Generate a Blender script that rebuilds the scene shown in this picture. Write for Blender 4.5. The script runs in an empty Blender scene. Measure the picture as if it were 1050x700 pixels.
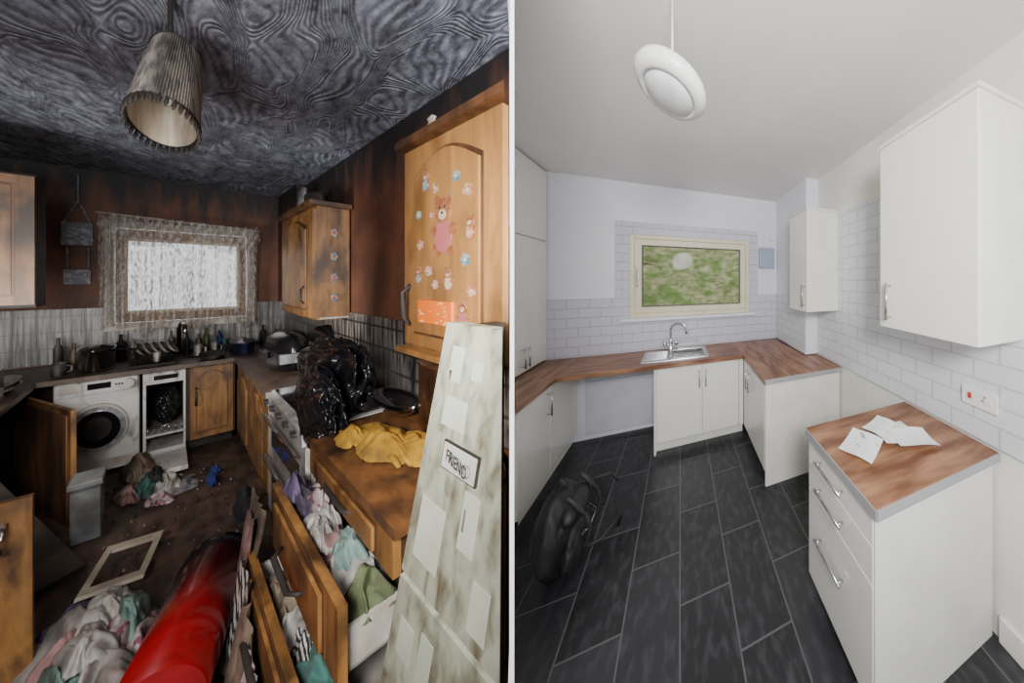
import bpy, bmesh, math, random
from mathutils import Vector, Matrix, noise
random.seed(4)
ROT_R = math.atan2(0.3511, 0.9363)
ROT_L = math.atan2(0.9363, 0.3511)
EYE = 1.7
CEIL = 2.8
# ------------------------------------------------------------------ materials
def _new(name):
    m = bpy.data.materials.new(name); m.use_nodes = True
    nt = m.node_tree
    return m, nt, nt.nodes['Principled BSDF']
def _coord(nt, sc):
    tc = nt.nodes.new('ShaderNodeTexCoord'); mp = nt.nodes.new('ShaderNodeMapping')
    mp.inputs['Scale'].default_value = sc
    nt.links.new(tc.outputs['Object'], mp.inputs['Vector'])
    return mp.outputs['Vector']
def _noise(nt, sc, detail=6, dist=0.):
    t = nt.nodes.new('ShaderNodeTexNoise'); t.inputs['Scale'].default_value = 1
    t.inputs['Detail'].default_value = detail; t.inputs['Distortion'].default_value = dist
    nt.links.new(_coord(nt, sc), t.inputs['Vector']); return t.outputs['Fac']
def _ramp(nt, f, lo, hi, c1=(0,0,0), c2=(1,1,1)):
    r = nt.nodes.new('ShaderNodeValToRGB')
    r.color_ramp.elements[0].position = lo; r.color_ramp.elements[1].position = hi
    r.color_ramp.elements[0].color = (*c1, 1); r.color_ramp.elements[1].color = (*c2, 1)
    nt.links.new(f, r.inputs['Fac']); return r.outputs['Color']
def mk(name, c1, c2=None, sc=(6,6,6), lo=.4, hi=.6, detail=6, dist=0., rough=.5, metal=0., bump=0., bsc=None, tex='noise', alpha=1., coat=0., dirt=None, dsc=(5,2,3), dlo=.5, dhi=.7, damt=.9):
    m, nt, b = _new(name)
    b.inputs['Roughness'].default_value = rough; b.inputs['Metallic'].default_value = metal
    b.inputs['Coat Weight'].default_value = coat
    if c2 is None: c2 = tuple(x*.93 for x in c1)
    def tx(s):
        if tex == 'wave':
            v = _coord(nt, s)
            t = nt.nodes.new('ShaderNodeTexWave'); t.inputs['Scale'].default_value = 1
            t.inputs['Distortion'].default_value = dist; t.inputs['Detail'].default_value = 3; t.inputs['Detail Scale'].default_value = 1.2
            nt.links.new(v, t.inputs['Vector']); return t.outputs['Fac']
        return _noise(nt, s, detail, dist)
    f = tx(sc)
    col = _ramp(nt, f, lo, hi, c1, c2)
    if dirt:
        d = _ramp(nt, _noise(nt, dsc, 9, .4), dlo, dhi)
        mu = nt.nodes.new('ShaderNodeMath'); mu.operation='MULTIPLY'; mu.inputs[1].default_value = damt; nt.links.new(d, mu.inputs[0])
        mx = nt.nodes.new('ShaderNodeMixRGB'); nt.links.new(mu.outputs[0], mx.inputs['Fac']); nt.links.new(col, mx.inputs['Color1']); mx.inputs['Color2'].default_value=(*dirt,1)
        col = mx.outputs['Color']
    nt.links.new(col, b.inputs['Base Color'])
    if bump:
        bn = nt.nodes.new('ShaderNodeBump'); bn.inputs['Strength'].default_value = bump; bn.inputs['Distance'].default_value = .02
        nt.links.new(tx(bsc) if bsc else f, bn.inputs['Height']); nt.links.new(bn.outputs['Normal'], b.inputs['Normal'])
    b.inputs['Alpha'].default_value = alpha
    return m
def mkbrick(name, ax, c1, c2, mortar, w, h, ms, rough=.3, off=.5, soot=None, ssc=(8,8,1.5), slo=.45, shi=.6, bump=.3, vary=0):
    m, nt, b = _new(name); L = nt.links
    tc = nt.nodes.new('ShaderNodeTexCoord'); s = nt.nodes.new('ShaderNodeSeparateXYZ'); c = nt.nodes.new('ShaderNodeCombineXYZ')
    L.new(tc.outputs['Object'], s.inputs[0]); L.new(s.outputs[ax[0]], c.inputs[0]); L.new(s.outputs[ax[1]], c.inputs[1])
    t = nt.nodes.new('ShaderNodeTexBrick'); L.new(c.outputs[0], t.inputs['Vector'])
    t.offset = off
    t.inputs['Color1'].default_value = (*c1,1); t.inputs['Color2'].default_value = (*c2,1); t.inputs['Mortar'].default_value = (*mortar,1)
    t.inputs['Scale'].default_value = 1; t.inputs['Brick Width'].default_value = w; t.inputs['Row Height'].default_value = h
    t.inputs['Mortar Size'].default_value = ms; t.inputs['Mortar Smooth'].default_value = .2
    col = t.outputs['Color']
    if soot or vary:
        r = _ramp(nt, _noise(nt, ssc, 7), slo, shi)
        mx = nt.nodes.new('ShaderNodeMixRGB')
        mu = nt.nodes.new('ShaderNodeMath'); mu.operation='MULTIPLY'; mu.inputs[1].default_value = vary or 1
        L.new(r, mu.inputs[0]); L.new(mu.outputs[0], mx.inputs['Fac'])
        L.new(col, mx.inputs['Color1']); mx.inputs['Color2'].default_value = (*(soot or (.2,.2,.21)),1)
        col = mx.outputs['Color']
    L.new(col, b.inputs['Base Color']); b.inputs['Roughness'].default_value = rough
    bn = nt.nodes.new('ShaderNodeBump'); bn.invert = True; bn.inputs['Strength'].default_value = bump; bn.inputs['Distance'].default_value = .004
    L.new(t.outputs['Fac'], bn.inputs['Height']); L.new(bn.outputs['Normal'], b.inputs['Normal'])
    return m
# ------------------------------------------------------------------ builder
class Ob:
    def __init__(s, name, rot):
        s.name, s.rot, s.bm, s.mats, s.M = name, rot, bmesh.new(), [], Matrix.Identity(4)
    def mi(s, m):
        if m not in s.mats: s.mats.append(m)
        return s.mats.index(m)
    def v(s, p): return s.bm.verts.new(s.M @ Vector(p))
    def f(s, vs, mi, sm=False):
        try:
            f = s.bm.faces.new(vs); f.material_index = mi; f.smooth = sm; return f
        except ValueError: return None
    def ext(s, pts, vec, mat, bev=0):
        mi = s.mi(mat); vec = Vector(vec)
        a = [s.v(p) for p in pts]; b = [s.v(Vector(p)+vec) for p in pts]; n = len(a)
        fs = [s.f(a, mi), s.f(b[::-1], mi)]
        for i in range(n): fs.append(s.f([a[i], b[i], b[(i+1)%n], a[(i+1)%n]], mi))
        fs = [f for f in fs if f]
        bmesh.ops.recalc_face_normals(s.bm, faces=fs)
        if bev:
            es = list({e for f in fs for e in f.edges})
            r = bmesh.ops.bevel(s.bm, geom=es, offset=bev, segments=2, affect='EDGES', profile=.5)
            for f in r['faces']: f.material_index = mi
    def prism(s, poly, z0, z1, mat, bev=0):
        s.ext([(p[0], p[1], z0) for p in poly], (0,0,z1-z0), mat, bev)
    def box(s, x0, x1, y0, y1, z0, z1, mat, bev=0):
        s.prism([(x0,y0),(x1,y0),(x1,y1),(x0,y1)], z0, z1, mat, bev)
    def lathe(s, prof, c, mat, sx=1, sy=1, seg=36, T=None):
        mi = s.mi(mat); rings = []
        T = T or Matrix.Identity(4)
        for r, z in prof:
            rings.append([s.v(Vector(c) + (T @ Vector((sx*r*math.cos(2*math.pi*i/seg), sy*r*math.sin(2*math.pi*i/seg), z)))) for i in range(seg)])
        for a, b in zip(rings, rings[1:]):
            for i in range(seg): s.f([a[i], a[(i+1)%seg], b[(i+1)%seg], b[i]], mi, True)
    def tube(s, pts, r, mat, seg=10):
        mi = s.mi(mat); rings = []; pts = [Vector(p) for p in pts]
        for i, p in enumerate(pts):
            d = (pts[min(i+1,len(pts)-1)] - pts[max(i-1,0)]).normalized()
            up = Vector((0,0,1)) if abs(d.z) < .9 else Vector((0,1,0))
            a = d.cross(up).normalized(); b = d.cross(a)
            rr = r[i] if isinstance(r,(list,tuple)) else r
            rings.append([s.v(p + rr*(a*math.cos(2*math.pi*k/seg)+b*math.sin(2*math.pi*k/seg))) for k in range(seg)])
        for a, b in zip(rings, rings[1:]):
            for i in range(seg): s.f([a[i], a[(i+1)%seg], b[(i+1)%seg], b[i]], mi, True)
        s.f(rings[0][::-1], mi); s.f(rings[-1], mi)
    def blob(s, c, rad, mat, amp=.25, fr=2.2, seed=0, sub=4, zmin=None, bagged=False):
        mi = s.mi(mat); r = bmesh.ops.create_icosphere(s.bm, subdivisions=sub, radius=1)
        for v in r['verts']:
            d = v.co.normalized(); q = d*fr + Vector((seed*7.3, seed*3.1, seed))
            if bagged:
                wq = Vector((noise.noise(q*.8), noise.noise(q*.8+Vector((5,5,5))), noise.noise(q*.8+Vector((8,1,3)))))*.8
                x1 = noise.noise((q+wq)*.9); x2 = noise.noise((q+wq)*1.9+Vector((3,1,2)))
                k = 1 + .28*noise.noise(q*.5) - .34*math.sqrt(x1*x1+.0015) - .20*math.sqrt(x2*x2+.0015)
            else: k = 1 + amp*noise.fractal(q, 1, 2, 4)
            p = Vector((d.x*rad[0]*k, d.y*rad[1]*k, d.z*rad[2]*k)) + Vector(c)
            if zmin is not None: p.z = max(p.z, zmin)
            v.co = s.M @ p
        for f in {f for v in r['verts'] for f in v.link_faces}: f.material_index = mi; f.smooth = True
    def sheet(s, fn, nu, nv, mat, smooth=True):
        mi = s.mi(mat); g = [[s.v(fn(i/nu, j/nv)) for j in range(nv+1)] for i in range(nu+1)]
        for i in range(nu):
            for j in range(nv): s.f([g[i][j], g[i+1][j], g[i+1][j+1], g[i][j+1]], mi, smooth)
    def cloth(s, c, ru, rv, h, mat, seed=0, zmin=None, fold=.30, n=36):
        S = Vector((seed*5.1, seed*2.7, seed*1.3))
        def rid(q):
            x = noise.noise(q); return 1-2.4*math.sqrt(x*x+.006)
        def fn(a, b):
            a, b = 2*a-1, 2*b-1
            x = a*math.sqrt(max(0,1-b*b/2)); y = b*math.sqrt(max(0,1-a*a/2))
            r = math.hypot(x, y)
            o_ = 1 + .50*noise.noise(Vector((x*1.3,y*1.3,0))*1.1+S)*r + .10*noise.noise(Vector((x,y,0))*3+S)*r
            q = Vector((x*1.2, y*1.2, 0)) + S; wq = Vector((noise.noise(q*.9), noise.noise(q*.9+Vector((9,9,9))), 0))*1.0
            fl = rid((q+wq)*1.1) + .35*rid((q+wq)*2.6)
            z = c[2] + h*((1-r*r)*.75 + fold*(fl-.4)*(1.1-.6*r))
            z = max(z, zmin if zmin is not None else -9) + .0015*fl
            return (c[0]+x*ru*o_, c[1]+y*rv*o_, z)
        s.sheet(fn, n, n, mat)
    def hang(s, u, v0, v1, z0, z1, mat, seed=0, amp=.02):
        S = Vector((seed*3.3, seed, 0))
        def fn(a, b):
            v = v0+(v1-v0)*a; z = z1+(z0-z1)*b
            w = amp*(1-2*abs(noise.noise(Vector((a*2.6+.4*b, b*.8, 0))+S)))*(.3+b) + amp*.4*noise.noise(Vector((a*7,b*2,2))+S)
            return (u-w-.02*b, v+.06*noise.noise(Vector((b*2,a,5))+S), z+.04*noise.noise(Vector((a*3,0,b))+S))
        s.sheet(fn, 30, 20, mat)
    def done(s):
        me = bpy.data.meshes.new(s.name); s.bm.to_mesh(me); s.bm.free()
        for m in s.mats: me.materials.append(m)
        o = bpy.data.objects.new(s.name, me); bpy.context.collection.objects.link(o)
        o.rotation_euler = (0,0,s.rot)
        return o
def R(n): return Ob(n, ROT_R)
def L(n): return Ob(n, ROT_L)
# ================================================================== RIGHT ROOM (refurbished)
white = mk('white_paint', (.82,.82,.88), (.78,.78,.85), sc=(2,2,2), rough=.7)
ceilw = mk('ceiling_paint', (.82,.80,.79), (.78,.76,.75), sc=(1.5,1.5,1.5), rough=.8)
cream = mk('cream_wall', (.82,.81,.75), (.77,.75,.68), sc=(3,3,3), rough=.7)
gloss = mk('white_gloss_door', (.86,.85,.79), (.84,.83,.77), rough=.18, coat=.3)
carc = mk('white_carcass', (.82,.81,.74), rough=.4)
gap = mk('shadow_gap', (.12,.12,.12), rough=.8)
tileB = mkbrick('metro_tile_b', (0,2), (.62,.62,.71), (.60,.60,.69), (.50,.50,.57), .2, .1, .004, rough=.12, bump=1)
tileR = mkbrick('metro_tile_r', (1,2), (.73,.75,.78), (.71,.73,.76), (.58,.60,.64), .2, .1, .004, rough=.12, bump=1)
slate = mkbrick('slate_floor', (1,0), (.013,.014,.016), (.028,.029,.033), (.10,.10,.105), .50, .262, .0042, rough=.36, off=.5, soot=(.075,.077,.087), ssc=(26,12,12), slo=.48, shi=.82, vary=.75, bump=.2)
wtop = mk('butcher_block', (.15,.06,.030), (.38,.20,.11), sc=(4,22,22), lo=.35, hi=.68, rough=.35, detail=4)
wtop2 = mk('butcher_block_side', (.15,.06,.030), (.38,.20,.11), sc=(22,4,22), lo=.35, hi=.68, rough=.35, detail=4)
edge = mk('grey_edging', (.36,.36,.37), rough=.4)
steel = mk('brushed_steel', (.62,.62,.62), (.5,.5,.5), sc=(50,4,50), rough=.22, metal=1)
chrome = mk('chrome', (.8,.8,.8), rough=.08, metal=1)
upvc = mk('cream_frame', (.78,.71,.52), (.72,.65,.46), rough=.45)
paper = mk('paper', (.85,.85,.85), (.35,.35,.37), sc=(40,14,1), lo=.62, hi=.68, rough=.8)
black = mk('black_fabric', (.010,.010,.012), (.018,.018,.020), sc=(9,9,9), rough=.5)
plast = mk('white_plastic', (.84,.83,.80), rough=.3)
greyp = mk('grey_box', (.36,.42,.54), rough=.4)
red = mk('red_switch', (.6,.03,.02), rough=.3)

BV, UR = 2.9, 1.42
o = R('floor'); o.prism([(0,0),(.3,-1),(UR,-1),(UR,BV),(-.527*BV,BV)], -.05, 0, slate); o.done()
o = R('ceiling'); o.prism([(0,0),(.3,-.6),(UR,-.6),(UR,BV),(-.527*BV,BV)], CEIL, CEIL+.05, ceilw); o.done()
WX0, WX1, WZ0, WZ1 = -.53, .87, 1.27, 2.22
o = R('wall_back')
o.box(-1.53, WX0, BV, BV+.15, 0, CEIL, white); o.box(WX1, UR+.1, BV, BV+.15, 0, CEIL, white)
o.box(WX0, WX1, BV, BV+.15, 0, WZ0, white); o.box(WX0, WX1, BV, BV+.15, WZ1, CEIL, white)
o.box(-1.5, WX0, BV-.012, BV, .9, 1.50, tileB); o.box(WX1, 1.28, BV-.012, BV, .9, 1.50, tileB); o.box(WX0, WX1, BV-.012, BV, .9, WZ0-.03, tileB)
o.box(WX0-.14, WX0, BV-.012, BV, 1.50, WZ1+.14, tileB); o.box(WX1, WX1+.12, BV-.012, BV, 1.50, WZ1+.14, tileB); o.box(WX0, WX1, BV-.012, BV, WZ1, WZ1+.14, tileB)
o.done()
o = R('wall_right'); o.box(UR, UR+.1, -1, BV, 0, CEIL, cream)
o.box(UR-.012, UR, .42, 2.08, .90, 2.34, tileR)
o.done()
o = R('trim_1'); o.box(1.27, UR, 2.1, BV-.001, .9, CEIL, white); o.box(1.258,1.27,2.1,BV-.012,.9,1.50,tileR); o.done()
o = R('baseboard_right'); o.box(UR-.018, UR, -.9, .6, 0, .12, cream, .004); o.done()
o = R('window_1')
def frame(x0,x1,z0,z1,w,y0,y1,m):
    o.box(x0,x0+w,y0,y1,z0,z1,m,.004); o.box(x1-w,x1,y0,y1,z0,z1,m,.004)
    o.box(x0+w,x1-w,y0,y1,z0,z0+w,m,.004); o.box(x0+w,x1-w,y0,y1,z1-w,z1,m,.004)
frame(WX0,WX1,WZ0,WZ1,.045,BV-.005,BV+.10,upvc)
frame(WX0+.045,WX1-.045,WZ0+.045,WZ1-.045,.07,BV+.02,BV+.07,upvc)
frame(WX0+.115,WX1-.115,WZ0+.115,WZ1-.115,.012,BV+.03,BV+.06,gap)
o.box(WX0-.07, WX1+.07, BV-.07, BV+.02, WZ0-.035, WZ0, white, .006)
o.box(WX0+.065,WX0+.085,BV-.02,BV+.02,1.62,1.80,steel,.004); o.box(WX0+.06,WX0+.09,BV-.0,BV+.02,1.70,1.84,steel,.004)
m, nt, b = _new('window_glass'); b.inputs['Transmission Weight'].default_value=1; b.inputs['Roughness'].default_value=.0; b.inputs['IOR'].default_value=1.12; b.inputs['Base Color'].default_value=(.97,.98,.95,1)
glass = m
o.box(WX0+.115,WX1-.115,BV+.044,BV+.048,WZ0+.115,WZ1-.115,glass)
o.done()
grass = mk('hillside', (.14,.20,.05), (.58,.52,.34), sc=(7,7,14), lo=.30, hi=.72, detail=14, dist=.5, rough=.95, dirt=(.10,.22,.035), dsc=(3,3,5), dlo=.45,dhi=.62,damt=.7)
o = R('grass_bank')
o.sheet(lambda a,b: (-3+7*a, 4.2+2.2*b+.25*noise.noise(Vector((a*9,b*9,0))), .2+4.2*b+.25*noise.noise(Vector((a*14,b*14,3)))), 50, 30, grass)
o.done()
o = R('worktop')
SX0,SX1,SY0,SY1 = -.10,.26,2.47,2.78
def wt(x0,x1,y0,y1,m): o.box(x0,x1,y0,y1,.85,.89,m)
wt(-.97,SX0,2.35,BV-.013,wtop); wt(SX1,.645,2.35,BV-.013,wtop); wt(SX0,SX1,2.35,SY0,wtop); wt(SX0,SX1,SY1,BV-.013,wtop)
wt(.645,1.257,2.1,BV-.013,wtop2); wt(.645,1.405,1.70,2.1,wtop2)
o.prism([(-.97,1.87),(-.97,BV-.013),(-1.50,BV-.013)],.85,.89,wtop2)
o.box(.64,1.405,1.694,1.70,.85,.889,edge); o.box(.639,.645,1.694,2.35,.85,.889,wtop2)
o.done()
def handle(o, p0, p1, out, m=steel, r=.006, off=.03):
    p0,p1,out=Vector(p0),Vector(p1),Vector(out); d=(p1-p0).normalized()*.015
    o.tube([p0+out*off-d,p1+out*off+d], r, m)
    o.tube([p0,p0+out*off], r*.8, m, 8); o.tube([p1,p1+out*off], r*.8, m, 8)
o = R('sink_base_cabinet')
o.box(-.217,.66,2.42,BV-.02,.10,.70,carc); o.box(-.235,.66,2.46,2.48,0,.1,carc)
o.box(-.235,-.217,2.40,2.88,0,.85,carc); o.box(-.217,.66,2.42,2.44,.7,.85,carc)
for a,b in ((-.212,.213),(.219,.60)): o.box(a,b,2.395,2.418,.115,.84,gloss,.003)
o.box(.604,.655,2.395,2.418,.115,.84,gloss,.003)
handle(o,(.185,2.395,.62),(.185,2.395,.77),(0,-1,0)); handle(o,(.25,2.395,.62),(.25,2.395,.77),(0,-1,0))
o.done()
o = R('base_cabinet')
o.box(.68,1.40,1.74,2.40,.09,.85,carc); o.box(.72,1.40,1.80,2.4,0,.09,carc)
o.box(.66,1.40,1.722,1.74,0,.85,carc)
o.box(.657,.678,1.745,2.17,.115,.84,gloss,.003); o.box(.657,.678,2.176,2.38,.115,.84,gloss,.003)
handle(o,(.657,2.13,.60),(.657,2.13,.77),(-1,0,0)); handle(o,(.657,2.21,.60),(.657,2.21,.77),(-1,0,0))
o.done()
o = R('base_cabinet')
o.prism([(-1.02,1.97),(-1.02,BV-.02),(-1.50,BV-.02)],.1,.85,carc); o.prism([(-1.05,2.05),(-1.05,2.88),(-1.45,2.86)],0,.1,carc)
o.box(-1.02,-1.0,1.945,2.345,.115,.84,gloss,.003); o.box(-1.02,-1.0,2.351,2.87,.115,.84,gloss,.003)
handle(o,(-1.0,2.30,.62),(-1.0,2.30,.78),(1,0,0))
o.done()
o = R('tall_cupboard')
o.prism([(-1.28,2.46),(-1.28,BV-.015),(-1.505,BV-.015)],.895,2.79,carc)
o.box(-1.28,-1.26,2.44,BV-.016,.905,2.08,gloss,.003); o.box(-1.28,-1.26,2.44,BV-.016,2.09,2.785,gloss,.003)
handle(o,(-1.26,2.56,.96),(-1.26,2.56,1.10),(1,0,0)); handle(o,(-1.26,2.50,.96),(-1.26,2.50,1.10),(1,0,0))
o.done()
lil = mk('lilac_panel',(.66,.66,.72),rough=.4)
o = R('wall_access_panel'); o.box(-.93,-.27,BV-.03,BV-.013,.06,.80,lil,.004)
for z in (.62,.70): o.box(-.93,-.27,BV-.034,BV-.03,z,z+.006,greyp)
o.box(-.47,-.45,BV-.036,BV-.03,.70,.8,plast); o.tube([(-.85,BV-.06,.76),(-.3,BV-.06,.76)],.010,plast); o.done()
o = R('kitchen_sink')
o.box(-.36,SX0,2.43,2.80,.8905,.897,steel,.003)
for i in range(7): o.box(-.33,SX0-.03,2.50+i*.04,2.51+i*.04,.896,.902,steel,.002)
for (a,b,c,d) in ((SX0-.01,SX1+.02,2.43,SY0+.015),(SX0-.01,SX1+.02,SY1-.015,2.83),(SX0-.01,SX0+.02,SY0,SY1),(SX1-.015,SX1+.03,SY0,SY1)): o.box(a,b,c,d,.8905,.898,steel,.002)
o.box(SX0+.012,SX0+.018,SY0,SY1,.72,.895,steel); o.box(SX1-.018,SX1-.012,SY0,SY1,.72,.895,steel)
o.box(SX0,SX1,SY0+.01,SY0+.016,.72,.895,steel); o.box(SX0,SX1,SY1-.016,SY1-.01,.72,.895,steel); o.box(SX0,SX1,SY0,SY1,.715,.722,steel)
o.lathe([(.03,0),(.03,.004),(.0,.006)],(.08,2.62,.722),chrome)
o.done()
o = R('mixer_tap')
tx,ty=-.10,2.80
o.lathe([(.03,0),(.03,.02),(.022,.03),(.02,.10),(.024,.11),(.018,.125),(0,.13)],(tx,ty,.899),chrome)
pts=[(tx,ty,1.0)]
for i in range(13):
    a=math.pi*(1-i/12); pts.append((tx+.085+.085*math.cos(a), ty-.05*(i/12), 1.12+.085*math.sin(a)))
pts.append((tx+.17,ty-.052,1.08))
o.tube(pts,.013,chrome,12)
for sgn in (-1,1):
    o.tube([(tx,ty,.95),(tx+sgn*.055,ty,.96)],.012,chrome); o.lathe([(.018,0),(.024,.02),(.02,.045),(0,.05)],(tx+sgn*.06,ty,.95),chrome)
o.done()
def wallcab(v0,v1,z0,z1,hz,hv):
    o = R('wall_cabinet')
    o.box(1.09,UR-.013,v0,v1,z0,z1,carc,.002); o.box(1.068,1.088,v0,v1,z0,z1,gloss,.003)
    o.box(1.06,UR-.013,v0-.006,v1+.006,z1,z1+.02,carc,.002)
    handle(o,(1.068,hv,hz),(1.068,hv,hz+.17),(-1,0,0),r=.0065); o.done()
wallcab(.515,.965,1.44,2.44,1.50,.90)
wallcab(1.75,2.09,1.41,2.34,1.47,1.79)
o = R('drawer_unit')
o.box(.685,1.405,.64,1.06,.10,.85,carc); o.box(.74,1.38,.64,1.06,0,.1,carc); o.box(.665,1.40,.622,.64,0,.85,carc)
for z0,z1 in ((.725,.842),(.58,.718),(.105,.573)): o.box(.661,.683,.63,1.065,z0,z1,gloss,.003)
for z in (.785,.65,.40): handle(o,(.661,.79,z),(.661,.95,z),(-1,0,0))
o.box(.648,1.405,.60,1.075,.85,.889,wtop,.002); o.box(.644,.648,.60,1.075,.85,.888,edge); o.box(.648,1.405,.595,.6,.85,.888,edge)
o.done()
def sheetpaper(c,w,h,ang,z):
    o.M = Matrix.Translation((c[0],c[1],z))@Matrix.Rotation(ang,4,'Z')
    o.sheet(lambda a,b:((a-.5)*w,(b-.5)*h,.004+.008*(a-.5)**2*4+.004*math.sin(b*5)),8,8,paper)
    o.M = Matrix.Identity(4)
o = R('letters'); sheetpaper((.83,.86),.20,.15,.5,.891); sheetpaper((1.06,.87),.20,.15,-.2,.891); sheetpaper((1.10,.80),.13,.19,1.2,.900); sheetpaper((1.02,.93),.18,.1,.3,.896); o.done()
o = R('cooker_switch')
o.box(UR-.026,UR-.013,.60,.745,1.06,1.15,plast,.004)
o.box(UR-.032,UR-.026,.70,.715,1.095,1.125,red,.002); o.box(UR-.031,UR-.026,.62,.65,1.095,1.12,plast,.002)
for q in (.635,.655,.645): o.box(UR-.0275,UR-.026,q,q+.006,1.10+(.02 if q==.645 else 0),1.108+(.02 if q==.645 else 0),gap)
o.done()
o = R('electricity_meter_box'); o.box(1.0,1.22,BV-.06,BV-.013,1.86,2.14,greyp,.01); o.done()
o = R('wall_vent'); o.box(1.17,1.235,BV-.03,BV-.001,2.24,2.34,plast,.004); o.done()
o = R('ceiling_lamp')
c = (-.028,.92,2.43)
T = Matrix.Rotation(math.radians(-4),4,'X')@Matrix.Rotation(math.radians(16),4,'Y')
opal=mk('opal_diffuser',(.80,.80,.79),(.74,.74,.74),sc=(20,3,3),rough=.35)
o.lathe([(.0,-.056),(.03,-.055),(.06,-.050),(.082,-.040),(.090,-.028)],c,opal,T=T)
o.lathe([(.088,-.026),(.093,-.036),(.100,-.037),(.118,-.028),(.131,-.008),(.126,.016),(.09,.040),(.03,.052),(.0,.054)],c,plast,T=T)
o.tube([(-.028,.92,2.46),(-.027,.915,2.6),(-.028,.92,2.8)],.004,plast)
o.lathe([(.022,0),(.02,.03),(.006,.05),(0,.05)],(-.028,.92,2.475),plast)
o.done()
o = R('backpack')
bc=(-.665,1.68)
strap=mk('strap_webbing',(.022,.022,.025),(.035,.035,.038),sc=(20,20,20),rough=.5)
o.blob((bc[0],bc[1],.22),(.105,.19,.24),black,.10,1.2,3,sub=5,zmin=.002)
o.blob((bc[0]+.09,bc[1]-.03,.16),(.06,.15,.13),black,.10,1.3,5,sub=5,zmin=.002)
o.blob((bc[0]+.07,bc[1]-.0,.34),(.06,.14,.07),black,.12,1.3,8)
for dy in (-.09,.09):
    pts=[(bc[0]+.06+.11*math.sin(math.pi*i/10),bc[1]+dy,.46-.42*i/10) for i in range(11)]; o.tube(pts,.012,strap,8)
o.tube([(bc[0]+.10,bc[1]-.14,.22),(bc[0]+.158,bc[1]-.05,.225),(bc[0]+.158,bc[1]+.06,.225),(bc[0]+.10,bc[1]+.12,.22)],.004,steel,8)
o.tube([(bc[0]+.08,bc[1]-.05,.10),(bc[0]+.2,bc[1]-.02,.09),(bc[0]+.3,bc[1]+.06,.14),(bc[0]+.27,bc[1]+.1,.03)],.008,strap,8)
o.tube([(bc[0]+.08,bc[1]+.15,.35),(bc[0]+.2,bc[1]+.2,.33),(bc[0]+.24,bc[1]+.22,.25)],.008,strap,8)
o.tube([(bc[0]-.03,bc[1],.45),(bc[0],bc[1],.51),(bc[0]+.03,bc[1],.45)],.009,strap,8)
o.done()
# ================================================================== PARTITION between the two kitchens
part = mk('partition_white', (.97,.97,.97), rough=.6)
s0,s1=.38,2.2
tA,tB=(522.9-783.5)/230,(527.2-783.5)/230
pa,pb=Vector((tA*s0,s0)),Vector((tB*s0,s0)); d=Vector((-1.124,1))*(s1-s0)
o = Ob('wall_partition',0); o.prism([pb[:],(pb+d)[:],(pa+d)[:],pa[:]],0,CEIL,part); o.done()
# ================================================================== LEFT ROOM (fire damaged)
def scorched(name):
    m, nt, b = _new(name)
    col = _ramp(nt, _noise(nt,(7,1.6,2.5),9,.5), .30, .72, (.070,.024,.012), (.23,.082,.036))
    tc = nt.nodes.new('ShaderNodeTexCoord'); s = nt.nodes.new('ShaderNodeSeparateXYZ'); nt.links.new(tc.outputs['Object'], s.inputs[0])
    mr = nt.nodes.new('ShaderNodeMapRange'); mr.inputs['From Min'].default_value=2.30; mr.inputs['From Max'].default_value=2.82; nt.links.new(s.outputs['Z'], mr.inputs['Value'])
    n = _noise(nt,(26,6,2.2),9,.2)
    ad = nt.nodes.new('ShaderNodeMath'); ad.operation='MULTIPLY_ADD'; ad.inputs[1].default_value=.52; nt.links.new(mr.outputs[0], ad.inputs[0]); nt.links.new(n, ad.inputs[2])
    f = _ramp(nt, ad.outputs[0], .52, .92)
    mx = nt.nodes.new('ShaderNodeMixRGB'); nt.links.new(f,mx.inputs['Fac']); nt.links.new(col,mx.inputs['Color1']); mx.inputs['Color2'].default_value=(.012,.010,.010,1)
    nt.links.new(mx.outputs['Color'],b.inputs['Base Color']); b.inputs['Roughness'].default_value=.6
    return m
lbrown = scorched('scorched_wall')
lceil, nt, b = _new('sooty_embossed_ceiling')
v = _coord(nt,(2.4,.43,1))
vo = nt.nodes.new('ShaderNodeTexVoronoi'); vo.feature='SMOOTH_F1'; vo.inputs['Scale'].default_value=3.0; vo.inputs['Smoothness'].default_value=.6; nt.links.new(v,vo.inputs['Vector'])
rot = nt.nodes.new('ShaderNodeVectorRotate'); rot.rotation_type='Z_AXIS'; nt.links.new(v,rot.inputs['Vector'])
sx_=nt.nodes.new('ShaderNodeSeparateXYZ'); nt.links.new(vo.outputs['Color'],sx_.inputs[0]); ma=nt.nodes.new('ShaderNodeMath'); ma.operation='MULTIPLY'; ma.inputs[1].default_value=1.4; nt.links.new(sx_.outputs[0],ma.inputs[0]); nt.links.new(ma.outputs[0],rot.inputs['Angle'])
w = nt.nodes.new('ShaderNodeTexWave'); w.inputs['Scale'].default_value=5.0; w.inputs['Distortion'].default_value=7; w.inputs['Detail'].default_value=0; w.inputs['Detail Scale'].default_value=1.1
nt.links.new(rot.outputs[0],w.inputs['Vector'])
n = nt.nodes.new('ShaderNodeTexNoise'); n.inputs['Scale'].default_value=11; n.inputs['Detail'].default_value=12; n.inputs['Roughness'].default_value=.82; nt.links.new(v,n.inputs['Vector'])
r1=_ramp(nt,n.outputs['Fac'],.36,.64,(.038,.040,.056),(.46,.49,.61))
r2=_ramp(nt,w.outputs['Fac'],.0,.45,(.55,.55,.55),(1,1,1))
big=_ramp(nt,_noise(nt,(3.2,.6,1),4,.5),.3,.6,(.5,.5,.5),(1,1,1))
mx=nt.nodes.new('ShaderNodeMixRGB'); mx.blend_type='MULTIPLY'; mx.inputs['Fac'].default_value=1
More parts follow.
